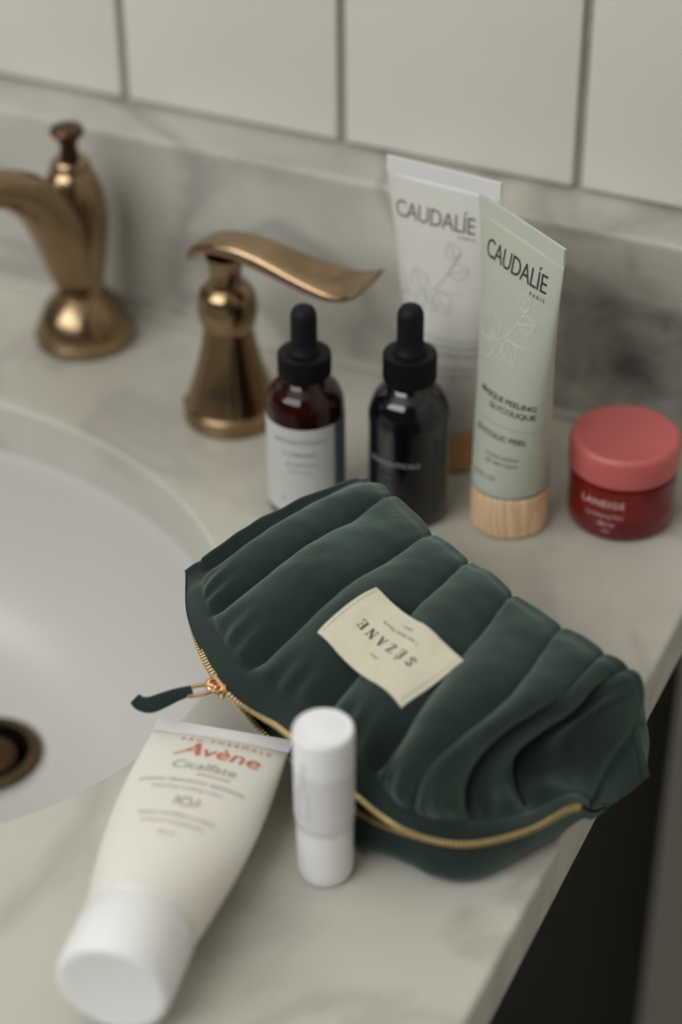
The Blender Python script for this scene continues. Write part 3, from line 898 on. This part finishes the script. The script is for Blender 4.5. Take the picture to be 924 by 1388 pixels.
NS, NK = NET.shape[0], NET.shape[1]


def cr_weights(x, n):
    """Catmull-Rom rows: (len(x), n) matrix for an open uniform spline with n knots"""
    W = np.zeros((len(x), n))
    for r, q in enumerate(x):
        i = int(min(max(math.floor(q), 0), n - 2)); t = q - i
        w = [(-t + 2 * t * t - t ** 3) / 2, (2 - 5 * t * t + 3 * t ** 3) / 2, (t + 4 * t * t - 3 * t ** 3) / 2, (-t * t + t ** 3) / 2]
        for d, ww in zip((-1, 0, 1, 2), w):
            j = i + d
            if j < 0:
                W[r, 0] += 2 * ww; W[r, 1] -= ww
            elif j > n - 1:
                W[r, n - 1] += 2 * ww; W[r, n - 2] -= ww
            else:
                W[r, j] += ww
    return W


def net_eval(s, k):
    return np.einsum('si,kj,ijc->skc', cr_weights(s, NS), cr_weights(k, NK), NET)


def velvet_pouch():
    root = empty('velvet_pouch', (-0.06, -0.235, 0.0))
    tag(root, 'dark green quilted velvet zip pouch with a cream fabric tag', 'pouch')
    off = np.array([-0.06, -0.235, 0.0])
    s = np.linspace(0, NS - 1, 361)
    k = np.concatenate([np.linspace(0, 4.0, 120), np.linspace(4.0, 8.0, 80)[1:]])
    P = net_eval(s, k)
    ds = np.gradient(P, axis=0); dk = np.gradient(P, axis=1)
    Nn = np.cross(ds, dk); Nn /= (np.linalg.norm(Nn, axis=2)[..., None] + 1e-12)
    ref = Nn[180, 60]
    if ref[2] < 0: Nn = -Nn
    S, K = np.meshgrid(s, k, indexing='ij')
    # quilted channels
    shift = 0.10 + 0.10 * np.sin(K * 0.9 + 0.4)
    ph = S - shift
    pil = np.abs(np.sin(np.pi * ph)) ** 0.55
    fade = sstep(0.20, 0.60, K) * (1 - sstep(4.05, 4.5, K)) * sstep(-0.2, 0.5, S) * (1 - sstep(7.4, 8.2, S))
    fade = fade * (1 - 0.78 * sstep(2.9, 3.95, K))
    disp = (pil - 0.66) * 0.0072 * fade
    seam = np.abs(ph - np.round(ph))
    disp -= 0.0006 * np.exp(-(seam / 0.04) ** 2) * sstep(0.3, 0.5, K) * (1 - sstep(4.05, 4.3, K)) * sstep(0.3, 0.6, S) * (1 - sstep(7.6, 8.2, S))
    # sag and small creases
    nz = np.zeros_like(S)
    for i in range(S.shape[0]):
        for j in range(S.shape[1]):
            p = P[i, j]
            nz[i, j] = noise.noise(Vector((p[0] * 45, p[1] * 45, p[2] * 45 + 3))) * 0.0012 + noise.noise(Vector((p[0] * 130, p[1] * 130, 9))) * 0.0004
    body = sstep(0.15, 0.6, K) * (1 - sstep(7.3, 7.9, K))
    disp += nz * body
    # gathers beside the zip binding
    disp += 0.0006 * np.sin(S * 2 * np.pi * 3.1 + np.sin(S * 7)) * sstep(0.28, 0.42, K) * (1 - sstep(0.5, 1.1, K)) * (1 - sstep(6.8, 7.6, S))
    # stitched binding groove along the zip, raised seam along the back edge
    disp -= 0.0007 * np.exp(-((K - 0.30) / 0.05) ** 2)
    disp += 0.0007 * np.exp(-((K - 4.0) / 0.05) ** 2) - 0.0003 * np.exp(-((K - 3.84) / 0.06) ** 2) * (1 - sstep(8, 8.4, S))
    # tuck next to the left corner
    disp -= 0.0040 * np.exp(-((S - 0.28) / 0.16) ** 2 - ((K - 0.85) / 0.55) ** 2)
    disp += 0.0012 * np.exp(-((S - 0.03) / 0.06) ** 2) * (1 - sstep(4.2, 4.6, K))
    # box-corner seam on the right end
    disp -= 0.0010 * np.exp(-((S - 8.95) / 0.10) ** 2) * (1 - sstep(4.2, 4.6, K))
    P = P + Nn * disp[..., None]
    P[..., 2] = np.maximum(P[..., 2], 0.0008)
    ns, nk = S.shape
    V = [tuple(p - off) for p in P.reshape(-1, 3)]
    Fc = []
    for i in range(ns - 1):
        for j in range(nk - 1):
            a = i * nk + j
            Fc.append((a, a + 1, a + nk + 1, a + nk))
    for i, sgn in ((0, 1), (ns - 1, -1)):
        c = P[i].mean(axis=0) - off
        if i == 0: c = c + np.array([-0.004, 0.004, 0.0])
        # cap in rings so that the end panel is a smooth puffed surface
        prev = [i * nk + j for j in range(nk)]
        for q in (0.35, 0.7):
            cur = []
            for j in range(nk):
                p = (P[i, j] - off) * (1 - q) + c * q
                cur.append(len(V)); V.append(tuple(p))
            for j in range(nk - 1):
                f4 = (prev[j], cur[j], cur[j + 1], prev[j + 1])
                Fc.append(f4 if sgn > 0 else f4[::-1])
            f4 = (prev[nk - 1], cur[nk - 1], cur[0], prev[0])
            Fc.append(f4 if sgn > 0 else f4[::-1])
            prev = cur
        ci = len(V); V.append(tuple(c))
        for j in range(nk):
            f3 = (prev[j], ci, prev[(j + 1) % nk])
            Fc.append(f3 if sgn > 0 else f3[::-1])
    shell = mesh_obj('quilted_shell', V, Fc, M['velvet'], root)
    fix_normals(shell)
    bvh = BVHTree.FromPolygons([Vector(v) for v in V], Fc)

    # ---- zip
    def edge(ss, kk):
        return net_eval(np.array(ss), np.array([kk]))[:, 0, :]
    ss = np.linspace(0.05, 8.22, 1230)
    U = edge(ss, 0.0); Lw = edge(ss, 8.0)
    d = Lw - U; dl = np.linalg.norm(d, axis=1)[:, None]; dn = d / dl
    op = sstep(2.15, 2.9, ss) * (1 - sstep(4.7, 5.7, ss))
    op = op[:, None]
    mid = U + 0.5 * d
    out = np.array([-0.42, -0.88, 0.20])          # the zip bulges away from the pouch
    bul = out * (0.0012 - 0.0022 * (1 - sstep(0.8, 2.0, ss)))[:, None]
    zu = (mid - dn * 0.0008) * (1 - op) + (U + dn * np.minimum(0.28 * dl, 0.0022)) * op + bul
    zl = (mid + dn * 0.0008) * (1 - op) + (Lw - dn * np.minimum(0.28 * dl, 0.0020)) * op + bul
    for A_, B_ in ((U, zu), (Lw, zl)):
        rings = []
        for a, b in zip(A_[::6], B_[::6]):
            o3 = out * 0.0005
            rings.append([tuple(a - off - o3 * 2), tuple(b - off - o3), tuple(b - off + o3 * 0.4), tuple(a - off + o3)])
        loft('zip_tape', rings, M['tape'], root)

    def teeth(curve, across, phase):
        cum = np.r_[0, np.cumsum(np.linalg.norm(np.diff(curve, axis=0), axis=1))]
        pitch = 0.00150
        pos = np.arange(phase * pitch, cum[-1], pitch)
        Pc = np.stack([np.interp(pos, cum, curve[:, c]) for c in range(3)], 1)
        Ac = np.stack([np.interp(pos, cum, across[:, c]) for c in range(3)], 1)
        Tn = np.gradient(Pc, axis=0)
        Vt, Ft = [], []
        for p, a, t in zip(Pc, Ac, Tn):
            t = t / np.linalg.norm(t); a = a - t * (a @ t); a /= np.linalg.norm(a); n = np.cross(t, a)
            if n @ out < 0: n = -n
            b0 = len(Vt)
            # a tooth: broad clamp at the tape, narrower nose towards the other row
            for x, w, h0, h1 in ((-0.0012, 0.00042, -0.0008, 0.0010), (0.0004, 0.00042, -0.0008, 0.0013), (0.0014, 0.00030, -0.0005, 0.0008)):
                for y, z in ((-w, h0), (w, h0), (w, h1), (-w, h1)):
                    Vt.append(tuple(p + a * x + t * y + n * z - off))
            for q in range(2):
                o_ = b0 + 4 * q
                for e in range(4):
                    g = (e + 1) % 4
                    Ft.append((o_ + e, o_ + g, o_ + 4 + g, o_ + 4 + e))
            Ft.append((b0, b0 + 3, b0 + 2, b0 + 1)); Ft.append((b0 + 8, b0 + 9, b0 + 10, b0 + 11))
        o = mesh_obj('zip_teeth', Vt, Ft, M['gold'], root, smooth=False)
        o['kind'] = 'stuff'
        o['label'] = 'small gold zip teeth'
        return o
    teeth(zu, dn, 0.0)
    teeth(zl, -dn, 0.5)

    # ---- slider, ring, fabric pull
    i0 = int(np.argmin(abs(ss - 2.02)))
    c0 = (zu[i0] + zl[i0]) / 2 - off
    T = Vector(zu[i0 + 8] - zu[i0 - 8]).normalized()
    O = Vector(out); O = (O - T * O.dot(T)).normalized(); Dn = T.cross(O)
    sl = empty('slider', c0); sl.parent = root
    sl.matrix_local = Matrix(((T.x, Dn.x, O.x, c0[0]), (T.y, Dn.y, O.y, c0[1]), (T.z, Dn.z, O.z, c0[2]), (0, 0, 0, 1)))
    COLs = None
    rings = []
    for z, q in ((0.0004, 0.85), (0.0008, 1.0), (0.0017, 1.0), (0.0022, 0.88)):
        rings.append([(q * x, q * y, z) for x, y in ((-0.0042, -0.0016), (-0.0030, -0.0024), (0.0016, -0.0026), (0.0040, -0.0034), (0.0046, -0.0020), (0.0040, 0.0), (0.0046, 0.0020), (0.0040, 0.0034), (0.0016, 0.0026), (-0.0030, 0.0024), (-0.0042, 0.0016))])
    loft('slider_plate', rings, M['rosegold'], sl, split=40)
    sweep('slider_bridge', [(-0.0030, 0, 0.0018), (-0.0026, 0, 0.0042), (0.0, 0, 0.0052), (0.0026, 0, 0.0042), (0.0030, 0, 0.0018)], [0.0009] * 5, M['rosegold'], sl, 10, 5)
    # wire ring reaching out towards the fabric pull
    p0 = Vector(c0) + O * 0.0040
    p1 = Vector((-0.1352, -0.2735, 0.0333)) - Vector(off)
    dirn = (p1 - p0).normalized(); sd = dirn.cross(Vector((0, 0, 1))).normalized()
    ring_pts = []
    cc = (p0 + p1) / 2; hl = (p1 - p0).length / 2 + 0.001
    for a in np.linspace(0, 2 * math.pi, 17):
        ring_pts.append(tuple(cc + dirn * hl * math.cos(a) + sd * 0.0026 * math.sin(a)))
    sweep('pull_ring', ring_pts, [0.00075] * 17, M['rosegold'], root, 10, 3)
    # folded fabric pull
    pc = [Vector(q) - Vector(off) for q in ((-0.1332, -0.2716, 0.0340), (-0.1370, -0.2756, 0.0338), (-0.1405, -0.2795, 0.0330), (-0.1438, -0.2826, 0.0322), (-0.1470, -0.2838, 0.0326), (-0.1494, -0.2836, 0.0338))]
    wd = [0.0019, 0.0024, 0.0029, 0.0031, 0.0028, 0.0023]
    pp = np.array([list(q) for q in pc])
    tq = np.linspace(0, len(pc) - 1, 30)
    Wm = cr_weights(tq, len(pc))
    Q = Wm @ pp; WW = Wm @ np.array(wd)
    Tq = np.gradient(Q, axis=0)
    rings = []
    for q, w, t in zip(Q, WW, Tq):
        t = t / np.linalg.norm(t)
        b = np.cross(t, (0.35, -0.25, 0.9)); b /= np.linalg.norm(b); n = np.cross(b, t)
        if n[2] < 0: n = -n
        rings.append([tuple(q + b * w * math.copysign(abs(math.cos(a)) ** 0.6, math.cos(a)) + n * 0.00095 * math.copysign(abs(math.sin(a)) ** 0.6, math.sin(a))) for a in np.linspace(0, 2 * math.pi, 20, endpoint=False)])
    loft('fabric_pull', rings, M['velvet'], root)

    # ---- cream tag sewn on the top
    def top(x, y):
        h = bvh.ray_cast(Vector((x, y, 0.2)), Vector((0, 0, -1)))
        return h[0].z if h[0] is not None else 0.04
    c = [np.array(q) for q in TAG]      # corners: L1 (zip side, left), L2 (back, left), L3 (back, right), L4 (zip side, right)
    nu, nv = 41, 31
    G = np.zeros((nu, nv, 3))
    for i in range(nu):
        for j in range(nv):
            u, v = i / (nu - 1), j / (nv - 1)
            p = (c[0] * (1 - u) + c[3] * u) * (1 - v) + (c[1] * (1 - u) + c[2] * u) * v
            p = p + np.array([-0.35, 0.6]) * 0.0022 * (4 * v * (1 - v)) * (1 - u) * 0.6
            G[i, j, :2] = p - off[:2]
            G[i, j, 2] = top(*G[i, j, :2])
    raw = G[..., 2].copy()
    sm = raw.copy()
    for _ in range(160):
        e = np.pad(sm, 1, mode='reflect', reflect_type='odd')
        sm = (e[:-2, 1:-1] + e[2:, 1:-1] + e[1:-1, :-2] + e[1:-1, 2:]) / 4
        sm = np.maximum(sm, raw - 0.0002)
    z = np.maximum(sm, raw) + 0.0006
    G[..., 2] = z
    th = 0.0005
    VV = [tuple(g) for g in G.reshape(-1, 3)] + [(g[0], g[1], g[2] - th) for g in G.reshape(-1, 3)]
    n0 = nu * nv
    FF = []
    for i in range(nu - 1):
        for j in range(nv - 1):
            a = i * nv + j
            FF.append((a, a + nv, a + nv + 1, a + 1)); FF.append((n0 + a, n0 + a + 1, n0 + a + nv + 1, n0 + a + nv))
    border = [i * nv for i in range(nu)] + [(nu - 1) * nv + j for j in range(1, nv)] + [i * nv + nv - 1 for i in range(nu - 2, -1, -1)] + [j for j in range(nv - 2, 0, -1)]
    for a, b in zip(border, border[1:] + border[:1]):
        FF.append((a, b, n0 + b, n0 + a))
    tg = mesh_obj('fabric_tag', VV, FF, M['cotton'], root)
    fix_normals(tg); sharp(tg, 50)
    tg['label'] = 'cream cotton tag with black lettering'

    Wt, Ht = 0.047, 0.031

    def tfn(x, y, o=0.00025):
        """tag plane: x along the word (reads towards the left end), y up towards the zip"""
        u = 0.5 - x / Wt; v = 0.5 - y / Ht
        fu = min(max(u, 0), 1) * (nu - 1); fv = min(max(v, 0), 1) * (nv - 1)
        i = min(int(fu), nu - 2); j = min(int(fv), nv - 2); a = fu - i; b = fv - j
        p = G[i, j] * (1 - a) * (1 - b) + G[i + 1, j] * a * (1 - b) + G[i, j + 1] * (1 - a) * b + G[i + 1, j + 1] * a * b
        return (p[0], p[1], p[2] + o)
    # serif capitals drawn stroke by stroke: thin, thick and serif strokes on a 1 x 1.4 grid
    th_, tk, sf = 0.10, 0.26, 0.09
    H = 1.4

    def ln(a, b, w): return ([a, ((a[0] + b[0]) / 2, (a[1] + b[1]) / 2), b], w)
    glyph = {
        'E': [ln((0.2, 0), (0.2, H), tk), ln((0, 0.05), (0.95, 0.05), sf), ln((0, H - 0.05), (0.9, H - 0.05), sf), ln((0.2, H / 2), (0.7, H / 2), sf), ln((0.9, 0), (0.9, 0.36), th_), ln((0.85, H), (0.85, H - 0.34), th_), ln((0.68, H / 2 - .18), (0.68, H / 2 + .18), th_)],
        'Z': [ln((0.05, H - 0.05), (0.95, H - 0.05), sf), ln((0.05, 0.05), (0.95, 0.05), sf), ln((0.17, 0.05), (0.83, H - 0.05), tk), ln((0.07, H), (0.07, H - .35), th_), ln((0.93, 0), (0.93, 0.35), th_)],
        'A': [ln((0.1, 0), (0.52, H), th_), ln((0.5, H), (0.95, 0), tk), ln((0.26, 0.45), (0.8, 0.45), sf), ln((-0.08, 0.04), (0.3, 0.04), sf), ln((0.7, 0.04), (1.15, 0.04), sf)],
        'N': [ln((0.15, 0), (0.15, H), th_), ln((0.18, H), (0.95, 0.05), tk), ln((0.97, 0), (0.97, H), th_), ln((-0.05, 0.04), (0.36, 0.04), sf), ln((-0.05, H - 0.04), (0.25, H - 0.04), sf), ln((0.76, H - 0.04), (1.18, H - 0.04), sf)],
        'S': [(curve2d([(0.78, H - 0.28), (0.62, H - 0.05), (0.38, H - 0.05), (0.17, H - 0.26), (0.28, 0.82), (0.60, 0.60), (0.80, 0.36), (0.66, 0.08), (0.40, 0.05), (0.14, 0.28)], 5), 0.19), ln((0.80, H), (0.80, H - .38), th_), ln((0.12, 0), (0.12, 0.38), th_)],
    }
    glyph['É'] = glyph['E'] + [ln((0.35, H + 0.14), (0.68, H + 0.46), 0.15)]
    parts = []
    sc = 0.0030
    for ch, xo in zip('SÉZANE', np.linspace(-0.0157, 0.0105, 6)):
        for ptsl, w in glyph[ch]:
            v_, f_ = strokes2d([[(a * sc, b * sc) for a, b in ptsl]], w * sc)
            parts.append((v_, f_, xo + 0.0012, -0.0010))
    print_on('brand_lettering', parts, tfn, M['inkblack'], tg)
    print_on('small_lettering', [(*text2d('1 rue Saint Fiacre', 0.0024, spacing=1.1), 0, -0.0068), (*text2d('PARIS', 0.0017, spacing=1.2), 0, -0.0105), (*text2d('chez', 0.0019, spacing=1.2), 0, 0.0070)], tfn, M['inkgrey'], tg)
    st = []
    for u_ in (0.035, 0.965):
        for q in np.linspace(0.05, 0.93, 15):
            x = (0.5 - u_) * Wt; y = (0.5 - q) * Ht
            st.append((*strokes2d([[(x, y), (x, y - 0.0006), (x, y - 0.0012)]], 0.0004), 0, 0))
    print_on('stitching', st, lambda x, y: tfn(x, y, 0.0003), M['thread'], tg)['kind'] = 'stuff'
    return root


TAG = ((-0.0975, -0.2438), (-0.0848, -0.2222), (-0.0425, -0.2440), (-0.0565, -0.2640))
velvet_pouch()
